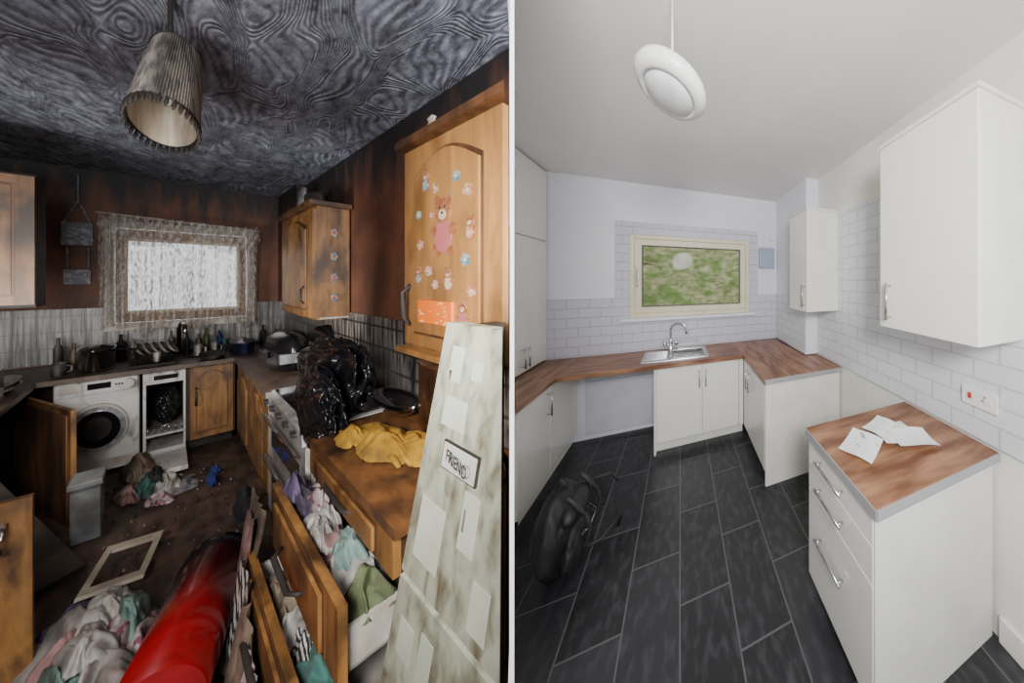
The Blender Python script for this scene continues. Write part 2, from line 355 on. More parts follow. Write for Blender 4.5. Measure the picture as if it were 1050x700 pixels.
nt.links.new(r1,mx.inputs['Color1']); nt.links.new(r2,mx.inputs['Color2'])
mx2=nt.nodes.new('ShaderNodeMixRGB'); mx2.blend_type='MULTIPLY'; mx2.inputs['Fac'].default_value=1
nt.links.new(mx.outputs['Color'],mx2.inputs['Color1']); nt.links.new(big,mx2.inputs['Color2']); nt.links.new(mx2.outputs['Color'],b.inputs['Base Color'])
bn=nt.nodes.new('ShaderNodeBump'); bn.inputs['Strength'].default_value=.5; bn.inputs['Distance'].default_value=.015; nt.links.new(w.outputs['Fac'],bn.inputs['Height']); nt.links.new(bn.outputs['Normal'],b.inputs['Normal'])
b.inputs['Roughness'].default_value=.75
SOOT=(.016,.012,.010)
lfloor = mk('charred_floor', (.022,.013,.009), (.10,.058,.040), sc=(20,4,4), lo=.35, hi=.7, detail=10, rough=.55, bump=.4)
ltileB = mkbrick('sooty_tile_b', (0,2), (.40,.37,.33), (.33,.30,.27), (.08,.07,.06), .07, .15, .003, rough=.35, off=0, soot=SOOT, ssc=(110,5,3.2), slo=.32, shi=.60)
ltileR = mkbrick('sooty_tile_r', (1,2), (.40,.37,.33), (.33,.30,.27), (.08,.07,.06), .36, .15, .010, rough=.35, off=0, soot=SOOT, ssc=(5,24,3.2), slo=.32, shi=.60)
wood = mk('oak_door', (.17,.072,.018), (.38,.185,.055), sc=(40,9,2.2), lo=.3, hi=.7, dist=.6, rough=.42, detail=8, dirt=(.030,.016,.008), dsc=(16,3.5,4), dlo=.42, dhi=.68, damt=.88)
woodc = mk('oak_door_stickered', (.24,.11,.030), (.46,.23,.070), sc=(40,9,1.5), lo=.3, hi=.7, dist=.6, rough=.4, detail=8, dirt=(.06,.028,.012), dsc=(14,4,3), dlo=.46, dhi=.78, damt=.78)
woodd = mk('oak_dark', (.05,.022,.008), (.13,.055,.020), sc=(20,6,2), rough=.5)
soot = mk('soot_black', (.012,.010,.009), (.04,.032,.026), sc=(9,3,9), rough=.7)
ltop = mk('burnt_worktop', (.04,.024,.016), (.14,.085,.055), sc=(16,3,10), lo=.35, hi=.7, rough=.45)
appl = mk('dirty_white', (.66,.65,.62), (.42,.39,.35), sc=(10,3,5), lo=.5, hi=.8, rough=.35, dirt=SOOT, dsc=(22,5,5), dlo=.55, dhi=.72, damt=.8)
dglass = mk('dark_glass', (.01,.01,.012), rough=.08, coat=.5)
fr = mk('fridge_enamel', (.42,.45,.34), (.27,.28,.20), sc=(9,6,4), lo=.40, hi=.75, detail=10, rough=.4, dirt=(.085,.06,.03), dsc=(34,15,10), dlo=.45, dhi=.70, damt=.88)
frc = mk('fridge_clean_patch', (.54,.58,.47), (.48,.52,.41), sc=(9,6,6), rough=.4)
bag = mk('bin_bag', (.006,.006,.008), (.010,.010,.012), rough=.26, coat=.15)
lace = bpy.data.materials.new('net_curtain'); lace.use_nodes=True; nt=lace.node_tree; nt.nodes.remove(nt.nodes['Principled BSDF'])
out=nt.nodes['Material Output']; di=nt.nodes.new('ShaderNodeBsdfDiffuse'); tl=nt.nodes.new('ShaderNodeBsdfTranslucent'); tp=nt.nodes.new('ShaderNodeBsdfTransparent')
for q in (di,tl): q.inputs['Color'].default_value=(.88,.83,.78,1)
m1=nt.nodes.new('ShaderNodeMixShader'); m1.inputs[0].default_value=.5; nt.links.new(di.outputs[0],m1.inputs[1]); nt.links.new(tl.outputs[0],m1.inputs[2])
m2=nt.nodes.new('ShaderNodeMixShader')
fa=_ramp(nt,_noise(nt,(100,14,20),5),.38,.62,(.15,.15,.15),(.8,.8,.8)); fb=_ramp(nt,_noise(nt,(70,3,1.0),3),.35,.62,(.35,.35,.35),(1.25,1.25,1.25))
mm=nt.nodes.new('ShaderNodeMixRGB'); mm.blend_type='MULTIPLY'; mm.inputs['Fac'].default_value=1; nt.links.new(fa,mm.inputs['Color1']); nt.links.new(fb,mm.inputs['Color2'])
nt.links.new(mm.outputs['Color'],m2.inputs[0]); nt.links.new(tp.outputs[0],m2.inputs[1]); nt.links.new(m1.outputs[0],m2.inputs[2]); nt.links.new(m2.outputs[0],out.inputs['Surface'])
LB, LU, LL = 7.1, .57, -.62
def ceilpoly(): return [(0,.1),(LU,1.50),(LU,LB),(LL,LB),(LL,.1)]
o = L('floor'); o.prism(ceilpoly(),-.05,0,lfloor); o.done()
o = L('ceiling'); o.prism(ceilpoly(),CEIL,CEIL+.05,lceil); o.done()
A0,A1,B0,B1=-.20,.37,1.22,2.27
o = L('wall_back')
o.box(LL,A0,LB,LB+.3,0,CEIL,lbrown); o.box(A1,LU+.1,LB,LB+.3,0,CEIL,lbrown); o.box(A0,A1,LB,LB+.3,0,B0,lbrown); o.box(A0,A1,LB,LB+.3,B1,CEIL,lbrown)
o.box(LL,A0,LB-.03,LB,.9,1.42,ltileB); o.box(A1,LU,LB-.03,LB,.9,1.42,ltileB); o.box(A0,A1,LB-.03,LB,.9,B0-.03,ltileB)
o.done()
o = L('wall_right'); o.prism([(LU,1.50),(LU,LB),(LU+.1,LB),(LU+.1,1.77)],0,CEIL,lbrown); o.box(LU-.006,LU,1.5,LB-.03,.9,1.42,ltileR); o.done()
o = L('wall_left'); o.box(LL-.1,LL,.2,LB,0,CEIL,lbrown); o.done()
pipeg = mk('scorched_pipe',(.10,.09,.09),(.30,.29,.30),sc=(12,3,6),rough=.5)
o = L('trim_1'); o.box(.525,LU-.007,5.9,LB-.001,1.42,CEIL-.001,lbrown); o.done()
lw = mk('smoked_white', (.58,.54,.48), (.34,.28,.22), sc=(14,3,5), lo=.4,hi=.75, rough=.5)
lf = mk('brown_window_frame',(.36,.20,.10),(.22,.11,.05),sc=(20,4,6),rough=.5)
o = L('window_2')
def fr2(x0,x1,z0,z1,wx,wz,y0,y1,m):
    o.box(x0,x0+wx,y0,y1,z0,z1,m); o.box(x1-wx,x1,y0,y1,z0,z1,m); o.box(x0+wx,x1-wx,y0,y1,z0,z0+wz,m); o.box(x0+wx,x1-wx,y0,y1,z1-wz,z1,m)
fr2(A0-.02,A1+.02,B0-.04,B1+.04,.035,.07,LB-.10,LB,lw)
fr2(A0+.015,A1-.015,B0+.03,B1-.03,.03,.09,LB+.05,LB+.2,lf)
fr2(A0+.045,A1-.045,B0+.12,B1-.12,.012,.03,LB+.1,LB+.16,upvc)
o.done()
o = L('net_curtain')
def cur(a,b):
    u=A0-.03+(A1-A0+.06)*a; sag=.10*math.sin(math.pi*min(1,a*1.1))
    z=B1+.07-sag*.6*(1-b) - b*(1.16-.05*math.sin(a*19)-.03*math.sin(a*47))
    return (u, LB-.24+.10*math.sin(a*75+b*2)+.03*math.sin(a*23), z)
o.sheet(cur,200,20,lace)
def swag(a,b):
    u=A0-.03+(A1-A0+.06)*a
    return (u, LB-.40+.03*math.sin(a*50+b*6), B1+.08-.04*a - b*(.14+.16*abs(math.sin(a*math.pi*2))**.7))
o.sheet(swag,120,10,lace)
def side(a,b):
    u=A0-.03+.07*a+.02*b*a
    return (u, LB-.36+.05*math.sin(a*20+b*3), B1+.05-b*(1.05+.05*math.sin(a*9)))
o.sheet(side,24,16,lace)
o.tube([(A0-.04,LB-.3,B1+.09),(A1+.04,LB-.3,B1+.03)],.008,lw,8)
o.done()
sign = mk('grey_sign',(.16,.17,.20),(.34,.35,.38),sc=(60,10,40),lo=.5,hi=.6,rough=.6)
o = L('hanging_sign')
o.box(-.352,-.255,LB-.06,LB-.035,2.04,2.26,sign); o.box(-.345,-.262,LB-.06,LB-.035,1.66,1.80,sign)
for p,q in (((-.345,LB-.04,2.26),(-.302,LB-.04,2.48)),((-.262,LB-.04,2.26),(-.302,LB-.04,2.48)),((-.302,LB-.04,2.48),(-.302,LB-.04,2.74)),((-.335,LB-.04,2.04),(-.335,LB-.04,1.8)),((-.27,LB-.04,2.04),(-.27,LB-.04,1.8))): o.tube([p,q],.004,sign,6)
o.done()
def door(o,p,ax,n,w,h,m,md,arch=True,th=.02,mar=None):
    p,ax,n=Vector(p),Vector(ax),Vector(n); z=Vector((0,0,1))
    o.ext([p,p+ax*w,p+ax*w+z*h,p+z*h],n*th,m)
    mh = .07; mw = mar if mar else w*.14
    if h<.3: mh=.03
    def outline(e):
        x0,x1,z0,z1=mw-e*w*.02,w-mw+e*w*.02,mh-e*.015,h-mh+e*.015
        pts=[p+ax*x0+z*z0,p+ax*x1+z*z0]
        if arch and h>.4:
            for i in range(13):
                t=i/12; pts.append(p+ax*(x1+(x0-x1)*t)+z*(z1-.09+.09*math.sin(math.pi*t)))
        else: pts+= [p+ax*x1+z*z1,p+ax*x0+z*z1]
        return pts
    o.ext([q+n*th for q in outline(1)],n*.003,md); o.ext([q+n*(th+.003) for q in outline(0)],n*.006,m)
CF=6.1
o = L('worktop')
o.box(LL+.01,.25,CF-.12,LB-.031,.85,.89,ltop); o.box(.25,LU-.007,4.02,LB-.031,.85,.89,ltop); o.box(LL+.01,-.36,4.9,CF-.12,.85,.89,ltop)
o.done()
o = L('base_cabinet')
o.box(.07,.26,CF+.06,LB-.05,.1,.85,woodd); door(o,(.085,CF+.06,.11),(1,0,0),(0,-1,0),.165,.73,wood,woodd,th=.05)
o.box(.07,.25,CF+.15,CF+.2,0,.1,soot)
o.box(.28,LU-.01,4.02,CF+.05,.1,.85,woodd)
for v0 in (4.06,5.05): door(o,(.28,v0,.11),(0,1,0),(-1,0,0),.95,.73,wood,woodd,th=.015)
o.tube([(.105,CF-.03,.45),(.105,CF-.08,.5),(.105,CF-.08,.58),(.105,CF-.03,.63)],.005,soot)
o.done()
o = L('base_cabinet'); o.box(LL+.01,-.43,5.0,LB-.06,.1,.85,soot); o.box(LL+.01,-.44,5.0,LB-.06,.0,.1,soot); o.done()
o = L('cabinet_door')
ax=Vector((-.225+.41,4.9-6.0,0)); w=ax.length; ax.normalize(); n=Vector((-ax.y,ax.x,0))
door(o,(-.41,6.0,.02),ax,n,w,.80,wood,woodd,th=.012)
q0=Vector((-.41,6.0,.02))
o.ext([q0+ax*.05-n*.004+Vector((0,0,.04)),q0+ax*(w-.05)-n*.004+Vector((0,0,.04)),q0+ax*(w-.05)-n*.004+Vector((0,0,.76)),q0+ax*.05-n*.004+Vector((0,0,.76))],n*.003,woodd)
o.done()
o = L('washing_machine')
o.box(-.325,-.085,CF,LB-.1,.03,.845,appl,.008)
o.box(-.318,-.092,CF-.03,CF,.72,.84,appl); o.box(-.31,-.25,CF-.04,CF-.03,.745,.82,lw); o.box(-.235,-.17,CF-.04,CF-.03,.76,.81,dglass)
def disc(o,c,rx,rz,y0,y1,m,seg=40):
    c=Vector(c)
    o.ext([(c.x+rx*math.cos(2*math.pi*i/seg),y0,c.z+rz*math.sin(2*math.pi*i/seg)) for i in range(seg)],(0,y1-y0,0),m)
dsteel=mk('worn_chrome',(.50,.50,.52),(.25,.25,.26),sc=(30,6,12),rough=.3,metal=.6)
disc(o,(-.205,0,.42),.086,.21,CF-.05,CF,lw); disc(o,(-.205,0,.42),.078,.19,CF-.07,CF-.05,dsteel); disc(o,(-.205,0,.42),.064,.155,CF-.09,CF-.07,dglass); disc(o,(-.205,0,.43),.040,.098,CF-.10,CF-.09,soot)
disc(o,(-.115,0,.78),.016,.038,CF-.09,CF-.03,lw)
for i in range(4): disc(o,(-.155+.009*i,0,.78),.003,.008,CF-.04,CF-.03,soot,10)
o.box(-.318,-.092,CF-.005,CF,.05,.13,lw)
o.done()
o = L('dishwasher')
o.box(-.075,-.065,CF,LB-.1,.03,.845,appl); o.box(.06,.068,CF,LB-.1,.03,.845,appl); o.box(-.065,.06,CF,LB-.1,.72,.845,appl); o.box(-.065,.06,LB-.2,LB-.12,.03,.72,soot)
o.box(-.065,.06,CF,LB-.1,.03,.10,appl); o.box(-.065,.06,CF-.02,LB-.2,.23,.25,appl)
for i in range(6): o.tube([(-.06+i*.023,CF+.02,.25),(-.06+i*.023,CF+.02,.31)],.003,steel,6)
o.tube([(-.062,CF+.02,.31),(.058,CF+.02,.31)],.004,steel,6)
o.box(-.04,.04,CF-.02,CF,.76,.80,dglass)
o.done()
o = L('dishwasher_door'); o.box(-.07,.07,CF-.62,CF-.02,.03,.07,appl,.004); o.done()
o = L('bin_bag'); o.blob((-.002,CF+.40,.46),(.062,.30,.22),bag,seed=2,bagged=True,sub=5); o.done()
o = L('wall_cabinet')
o.box(LL+.01,-.30,5.0,5.35,1.52,2.39,soot); door(o,(LL+.01,4.99,1.54),(1,0,0),(0,-1,0),.31,.83,mk('scorched_oak',(.12,.055,.020),(.24,.115,.045),sc=(40,9,2.2),rough=.5,dirt=SOOT,dsc=(8,3,3),dlo=.36,dhi=.60),woodd,arch=False,th=.04)
o.done()
o = L('wall_cabinet')
o.box(.435,LU-.007,4.08,5.49,1.37,2.31,wood); door(o,(.435,4.10,1.39),(0,1,0),(-1,0,0),1.36,.9,wood,woodd,th=.015)
o.box(.40,LU-.007,4.0,5.55,2.31,2.345,woodd); o.tube([(.41,4.3,1.5),(.395,4.3,1.53),(.395,4.3,1.62),(.41,4.3,1.65)],.006,soot)
o.box(.445,LU-.01,4.06,4.08,1.375,1.39,lw)
stk=[mk('sticker_a',(.42,.14,.07),(.55,.36,.24),sc=(1,20,40),rough=.5),mk('sticker_b',(.04,.20,.32),(.30,.38,.32),sc=(1,20,40),rough=.5),mk('sticker_c',(.5,.14,.12),(.55,.42,.34),sc=(1,20,40),rough=.5)]
for z in (1.55,1.72,1.9,2.1):
    for k in range(5): disc(o,(.50+.009*math.cos(k*1.257),0,z+.022*math.sin(k*1.257)),.006,.014,4.07,4.08,stk[k%3],10)
o.done()
o = L('wall_cabinet')
o.prism([(.435,2.09),(LU-.007,2.09),(LU-.007,1.52),(.435,1.17)],1.37,2.35,wood)
door(o,(.435,1.15,1.39),(0,1,0),(-1,0,0),.93,.94,woodc,woodd,th=.015,mar=.15)
o.prism([(.405,2.14),(LU-.007,2.14),(LU-.007,1.52),(.405,1.10)],2.35,2.385,woodd); o.prism([(.405,2.12),(LU-.007,2.12),(LU-.007,1.52),(.405,1.10)],1.345,1.37,woodc)
o.tube([(.42,2.0,1.48),(.40,2.0,1.52),(.40,2.0,1.64),(.42,2.0,1.68)],.007,soot)
def vdisc(u,v,z,rv,rz,m,th=.001,seg=18):
    o.ext([(u,v+rv*math.cos(2*math.pi*i/seg),z+rz*math.sin(2*math.pi*i/seg)) for i in range(seg)],(-th,0,0),m)
bear=mk('sticker_brown',(.26,.09,.035),(.38,.17,.08),sc=(1,20,40),rough=.5); cr=mk('sticker_cream',(.60,.48,.34),rough=.5); pk=mk('sticker_pink',(.50,.14,.14),rough=.5)
def teddy(v,z,k,body=None):
    f=1.6*k; U=.4105
    for dv in(-.022,.022): vdisc(U,v+dv*f,z-.055*k,.017*f,.02*k,bear,.0010)
    vdisc(U,v,z-.02*k,.032*f,.045*k,body or pk,.0016)
    for dv in(-.036,.036): vdisc(U,v+dv*f,z-.005*k,.014*f,.016*k,bear,.0018)
    for dv in(-.022,.022): vdisc(U,v+dv*f,z+.075*k,.012*f,.013*k,bear,.0012)
    vdisc(U,v,z+.045*k,.030*f,.034*k,bear,.0022); vdisc(U,v,z+.035*k,.014*f,.014*k,cr,.0028)
    for dv in(-.01,.01): vdisc(U,v+dv*f,z+.055*k,.003*f,.004*k,soot,.0032,8)
    vdisc(U,v,z+.04*k,.004*f,.004*k,soot,.0034,8)
def flower(v,z,k,m):
    k*=1.35
    for q in range(5): vdisc(.4105,v+.012*k*1.5*math.cos(q*1.257),z+.012*k*math.sin(q*1.257),.008*k*1.5,.008*k,m,.001,10)
    vdisc(.4105,v,z,.006*k*1.5,.006*k,cr,.0018,10)
teddy(1.60,1.92,1.6); teddy(1.42,1.56,.7); teddy(1.78,2.14,.6,stk[1]); teddy(1.86,1.72,.5,stk[1]); teddy(1.36,1.90,.6,stk[0]); teddy(1.55,1.70,.6,cr)
for i,(v,z,s) in enumerate(((1.68,2.10,.9),(1.86,2.00,.8),(1.84,1.86,.9),(1.38,2.05,1.1),(1.40,1.78,1.0),(1.75,1.74,.9),(1.35,1.66,.9),(1.48,2.12,.9),(1.68,1.68,.8),(1.72,1.98,.7))): flower(v,z,s,stk[i%3])
orange=mk('orange_label',(.85,.17,.005),(.85,.50,.20),sc=(1,18,60),lo=.60,hi=.64,rough=.5)
o.box(.404,.4105,1.50,1.84,1.51,1.61,orange)
o.done()
o = L('cooking_pot'); o.lathe([(.0,0),(.09,0),(.10,.02),(.10,.13),(.09,.135),(0,.14)],(.485,4.6,2.346),soot,.42,2.34); o.done()
o = L('flue_pipe'); o.lathe([(.0,0),(.05,0),(.06,.12),(.05,.2),(.05,.3),(.0,.3)],(.50,5.3,2.346),pipeg,.42,2.34); o.done()
o = L('figurine'); o.lathe([(.0,0),(.03,0),(.02,.04),(.03,.07),(.012,.09),(.02,.11),(0,.13)],(.46,1.92,2.386),lw,.42,2.34); o.done()
o = L('cooker')
o.box(.275,LU-.012,2.72,4.0,.03,.885,appl,.005); o.box(.262,.275,2.90,3.82,.53,.66,dglass); o.box(.262,.275,2.90,3.82,.12,.36,dglass)
o.box(.256,.275,2.74,3.98,.80,.875,appl); o.box(.264,.275,2.74,3.98,.05,.79,appl)
for i in range(5): 
    o.ext([(.256,2.9+.24*i+.05*math.cos(.52*k),.84+.02*math.sin(.52*k)) for k in range(12)],(-.012,0,0),steel)
for z in (.74,.45): o.tube([(.245,2.8,z),(.245,3.92,z)],.007,steel)
o.box(.28,LU-.02,2.78,3.94,.885,.895,dglass)
o.done()
o = L('drawer_unit')
o.prism([(.28,1.42),(.28,1.44),(.53,1.44),(.53,1.42)],.02,.85,woodd); o.box(.28,LU-.012,2.64,2.66,.02,.85,woodd); o.prism([(.53,1.44),(.53,2.64),(LU-.012,2.64),(LU-.012,1.55)],.02,.85,woodd); o.box(.28,.53,1.44,2.64,.70,.85,woodd); o.box(.28,.53,1.44,2.64,.02,.06,woodd)
o.prism([(.26,1.38),(.26,2.69),(LU-.012,2.69),(LU-.012,1.54),(.513,1.38)],.85,.89,mk('scorched_worktop',(.20,.085,.028),(.06,.03,.014),sc=(22,5,9),lo=.4,hi=.7,rough=.35,dirt=SOOT,dsc=(18,4,4),dlo=.45,dhi=.65,damt=.8))
door(o,(.28,1.42,.70),(0,1,0),(-1,0,0),1.22,.145,wood,woodd,th=.015,arch=False)
o.tube([(.262,1.85,.77),(.25,1.9,.77),(.25,2.2,.77),(.262,2.25,.77)],.006,soot)
for (uf,z0,z1) in ((.184,.44,.69),(.135,.17,.41)):
    door(o,(uf+.015,1.46,z0),(0,1,0),(-1,0,0),1.22,z1-z0,wood,woodd,th=.015,arch=False)
    o.tube([(uf-.012,1.85,(z0+z1)/2),(uf-.03,1.9,(z0+z1)/2),(uf-.03,2.2,(z0+z1)/2),(uf-.012,2.25,(z0+z1)/2)],.006,soot)
    o.box(uf+.015,.50,1.49,1.51,z0+.01,z1-.10,lw); o.box(uf+.015,.50,2.60,2.62,z0+.01,z1-.06,lw); o.box(uf+.015,.50,1.49,2.62,z0+.01,z0+.02,lw)
o.done()
cl={}
for k,c in dict(white=(.50,.47,.43),pink=(.38,.22,.21),lav=(.15,.11,.22),teal=(.06,.20,.17),green=(.11,.14,.06),beige=(.30,.23,.16),blue=(.02,.04,.20),yellow=(.50,.27,.02),black=(.02,.02,.022),mint=(.22,.34,.30),grey=(.20,.19,.19)).items():
    cl[k]=mk('cloth_'+k,c,tuple(x*.65 for x in c),sc=(40,8,16),lo=.35,hi=.65,rough=.9,bump=.15,dirt=(.05,.037,.028) if k not in('black','blue') else None,dsc=(22,4,8),dlo=.48,dhi=.72,damt=.75)
cl['stripe']=mk('cloth_stripe',(.50,.47,.43),(.015,.015,.015),sc=(50,10,22),tex='wave',dist=2,lo=.45,hi=.55,rough=.9)
cl['floral']=mk('cloth_floral',(.52,.44,.43),(.26,.08,.12),sc=(70,13,30),lo=.52,hi=.6,rough=.9)
def clothes(name,items,zf=None):
    o=L(name)
    for i,(u,v,z,ru,rv,h,k) in enumerate(items): o.cloth((u,v,z),ru,rv,h,cl[k],i*1.7+len(name),zf)
    o.done()
clothes('clothes_in_drawer',[(.24,2.40,.58,.05,.26,.15,'lav'),(.245,2.15,.58,.05,.26,.14,'white'),(.24,1.95,.57,.05,.2,.14,'pink'),(.25,1.75,.56,.05,.22,.16,'white'),(.245,1.60,.56,.045,.12,.14,'green'),(.22,2.52,.66,.025,.14,.12,'lav'),(.25,2.28,.62,.03,.14,.13,'floral'),(.25,1.85,.61,.035,.14,.12,'mint'),(.225,2.05,.64,.025,.16,.08,'white')],.46)
clothes('clothes_in_drawer',[(.18,2.3,.29,.04,.24,.14,'beige'),(.185,1.72,.28,.05,.22,.15,'teal'),(.19,1.56,.28,.04,.09,.12,'green'),(.185,2.0,.30,.04,.20,.13,'white'),(.18,1.85,.32,.025,.14,.10,'stripe')],.19)
o = L('clothes_hanging_over_drawer')
o.hang(.165,2.55,2.95,.18,.62,cl['beige'],1,.016); o.hang(.15,2.62,2.84,.05,.55,cl['pink'],2,.016); o.hang(.125,2.36,2.64,.03,.42,cl['stripe'],5,.015); o.hang(.118,2.12,2.40,.02,.36,cl['beige'],7,.015); o.hang(.115,1.95,2.15,.02,.3,cl['floral'],9,.012)
o.cloth((.115,2.75,.0),.03,.28,.10,cl['beige'],6,.004)
o.done()
clothes('clothes_pile',[(-.12,3.15,.01,.10,.5,.22,'white'),(-.07,2.95,.02,.07,.34,.22,'floral'),(-.14,2.78,.04,.08,.32,.22,'mint'),(-.16,3.45,.0,.06,.3,.13,'lav'),(-.08,3.40,.0,.05,.24,.11,'white'),(-.09,2.65,.06,.07,.3,.22,'white'),(-.14,3.0,.12,.05,.24,.12,'pink'),(-.10,3.2,.13,.05,.26,.10,'white'),(-.16,2.6,.08,.06,.25,.18,'teal'),(-.11,2.85,.20,.04,.2,.08,'white'),(-.06,3.1,.14,.03,.2,.1,'mint')],.003)
clothes('clothes_heap',[(-.08,5.75,.03,.05,.33,.18,'beige'),(-.045,5.35,.0,.05,.3,.13,'teal'),(.0,5.25,.0,.05,.25,.12,'white'),(.05,5.15,.0,.05,.2,.05,'grey'),(-.10,5.3,.0,.04,.25,.09,'pink'),(-.03,5.35,.07,.03,.18,.1,'black'),(-.02,5.0,.0,.035,.2,.06,'floral')],.003)
o = L('shoe')
o.blob((.20,4.1,.05),(.03,.2,.06),cl['black'],.15,1.5,3,zmin=.004); o.blob((.205,4.25,.09),(.022,.1,.06),cl['black'],.15,1.5,5); o.box(.172,.228,3.92,4.3,0,.02,soot,.004); o.done()
o = L('slipper'); o.blob((.135,5.0,.03),(.018,.13,.035),cl['blue'],.3,2,2,zmin=.004); o.blob((.15,5.15,.05),(.016,.07,.03),cl['blue'],.3,2,5,zmin=.004); o.done()
o = L('bin_bag')
o.blob((.375,3.02,1.09),(.11,.54,.26),bag,seed=1,sub=6,bagged=True,fr=2.0); o.blob((.30,2.72,1.0),(.06,.34,.24),bag,seed=9,sub=6,bagged=True,fr=2.0)
o.tube([(.38,3.2,1.27),(.385,3.25,1.33),(.37,3.3,1.38)],[.03,.012,.03],bag,10); o.done()
o = L('yellow_jacket')
o.cloth((.375,2.18,.893),.065,.30,.08,cl['yellow'],3,.893,n=50); o.cloth((.43,1.93,.893),.05,.24,.06,cl['yellow'],6,.893,n=40); o.cloth((.33,2.34,.90),.035,.16,.07,cl['yellow'],8,.893)
for i in range(4): o.tube([(.36+.018*i,2.02-.03*i,.905),(.355+.02*i,1.90-.03*i,.908),(.35+.022*i,1.80-.03*i,.90)],[.009,.009,.005],cl['yellow'],8)
o.done()
o = L('copper_canister'); o.lathe([(0,0),(.070,0),(.078,.02),(.078,.34),(.083,.35),(.072,.36),(0,.355)],(.515,2.10,.89),mk('copper',(.50,.24,.12),(.22,.10,.05),sc=(8,8,4),rough=.25,metal=.8),.42,2.34); o.done()
o = L('metal_bowl'); o.lathe([(0,.0),(.07,0),(.12,.05),(.13,.09),(.12,.09),(.11,.055),(0,.02)],(.495,2.60,.895),steel,.42,2.34); o.done()
o = L('deep_fat_fryer')
o.lathe([(0,0),(.17,0),(.19,.03),(.19,.20),(.17,.27),(.09,.31),(0,.32)],(.40,5.0,.89),bag,.42,2.34); o.box(.34,.46,4.50,4.57,.98,1.06,dsteel); o.box(.30,.32,4.85,5.15,1.0,1.05,bag); o.done()
o = L('kettle')
o.lathe([(0,0),(.10,0),(.105,.02),(.08,.24),(.05,.28),(0,.30)],(.47,4.28,.89),bag,.42,2.34); o.tube([(.47,4.06,1.13),(.47,3.93,1.12),(.47,3.90,1.0),(.47,4.02,.95)],.014,bag); o.done()
o = L('toaster'); o.box(.44,.54,5.75,6.35,.89,1.10,soot,.012); o.box(.46,.48,5.85,6.25,1.099,1.104,dsteel); o.box(.50,.52,5.85,6.25,1.099,1.104,dsteel); o.box(.425,.44,6.0,6.1,1.02,1.04,dsteel); o.done()
o = L('saucepan')
o.lathe([(0,0),(.12,0),(.13,.02),(.13,.12),(.14,.125),(.12,.13),(.04,.16),(0,.165)],(.30,6.4,.89),mk('navy_enamel',(.02,.025,.06),rough=.25),.42,2.34)
for s in (-1,1): o.tube([(.30+s*.05,6.4,.98),(.30+s*.075,6.4,.985)],.012,bag)
o.done()
o = L('stock_pot')
o.lathe([(0,0),(.12,0),(.13,.03),(.13,.19),(.14,.195),(.125,.19),(.12,.03),(0,.03)],(-.22,6.40,.89),steel,.42,2.34); o.tube([(-.18,6.3,1.06),(-.10,6.1,1.07)],.01,bag); o.done()
o = L('frying_pan')
o.lathe([(0,0),(.10,0),(.13,.045),(.125,.045),(.095,.01),(0,.01)],(.17,6.22,.891),soot,.42,2.34); o.tube([(.13,6.1,.93),(.06,5.95,.96)],.010,bag); o.done()
o = L('dish_rack')
for i in range(9):
    o.tube([(-.11+.016*i,6.2,.90),(-.11+.016*i,6.2,1.0),(-.11+.016*i,6.7,1.0)],.003,soot,6)
o.box(-.12,.03,6.15,6.75,.891,.905,soot)
for i in range(5):
    T=Matrix.Rotation(math.radians(70),4,'Y'); o.lathe([(0,0),(.08,.004),(.13,.015),(.135,.02)],(-.10+.027*i,6.45,1.02),lw,.42,2.34,24,T)
o.lathe([(0,0),(.035,0),(.04,.09),(.036,.09),(.03,.01)],(-.03,6.25,.92),lw,.42,2.34,24)
o.done()
for (u,v,r,h,k) in ((.08,6.72,.035,.24,'black'),(.12,6.5,.04,.12,'white'),(.16,6.8,.035,.27,'green'),(.235,6.72,.03,.14,'teal'),(.22,6.92,.03,.22,'blue'),(-.16,6.88,.04,.26,'black'),(-.30,6.75,.035,.22,'beige'),(-.32,6.3,.05,.1,'grey'),(-.12,6.9,.035,.2,'white'),(.02,6.9,.03,.26,'grey'),(-.345,6.75,.035,.28,'grey'),(-.26,6.9,.03,.18,'white'),(.13,6.95,.03,.2,'beige'),(.19,6.6,.035,.12,'white'),(.42,6.75,.04,.26,'black'),(.47,6.7,.04,.2,'beige')):
    o = L('bottle' if h>.15 else 'mug')
    o.lathe([(0,0),(r,0),(r,h*.65),(r*.4,h*.8),(r*.4,h),(0,h)] if h>.15 else [(0,0),(r,0),(r,h),(r*.9,h),(r*.85,.01),(0,.01)],(u,v,.89),cl[k],.42,2.34,24)
    if h<.15: o.tube([(u+r*.4,v-.02,.89+h*.8),(u+r*.4+.014,v-.02,.89+h*.7),(u+r*.4+.014,v-.02,.89+h*.3),(u+r*.4,v-.02,.89+h*.2)],.004,cl[k],6)
    o.done()
o = L('tap')
o.tube([(.05,6.82,.89),(.05,6.82,1.18),(.06,6.7,1.25),(.07,6.5,1.23),(.07,6.45,1.15)],.010,steel); o.done()
o = L('bowl_stack'); o.lathe([(0,0),(.06,0),(.11,.05),(.105,.05),(.05,.01)],(-.42,5.7,.89),steel,.42,2.34); o.lathe([(0,0),(.06,0),(.11,.05),(.105,.05),(.05,.01)],(-.42,5.7,.93),lw,.42,2.34); o.done()
o = L('glass_jar'); o.box(-.45,-.385,5.05,5.35,.89,1.10,mk('smoky_glass',(.18,.20,.20),(.3,.32,.32),rough=.1),.006); o.done()
o = L('fallen_worktop_board')
P=[Vector((-.42,5.0,.60)),Vector((-.17,4.15,.02)),Vector((-.45,3.7,.02)),Vector((-.60,4.6,.50))]
o.ext(P,(.006,0,.03),soot); o.done()
o = L('cupboard_door')
door(o,(-.52,3.30,.0),(1,0,0),(0,-1,0),.32,.78,wood,woodd,th=.04,mar=.05)
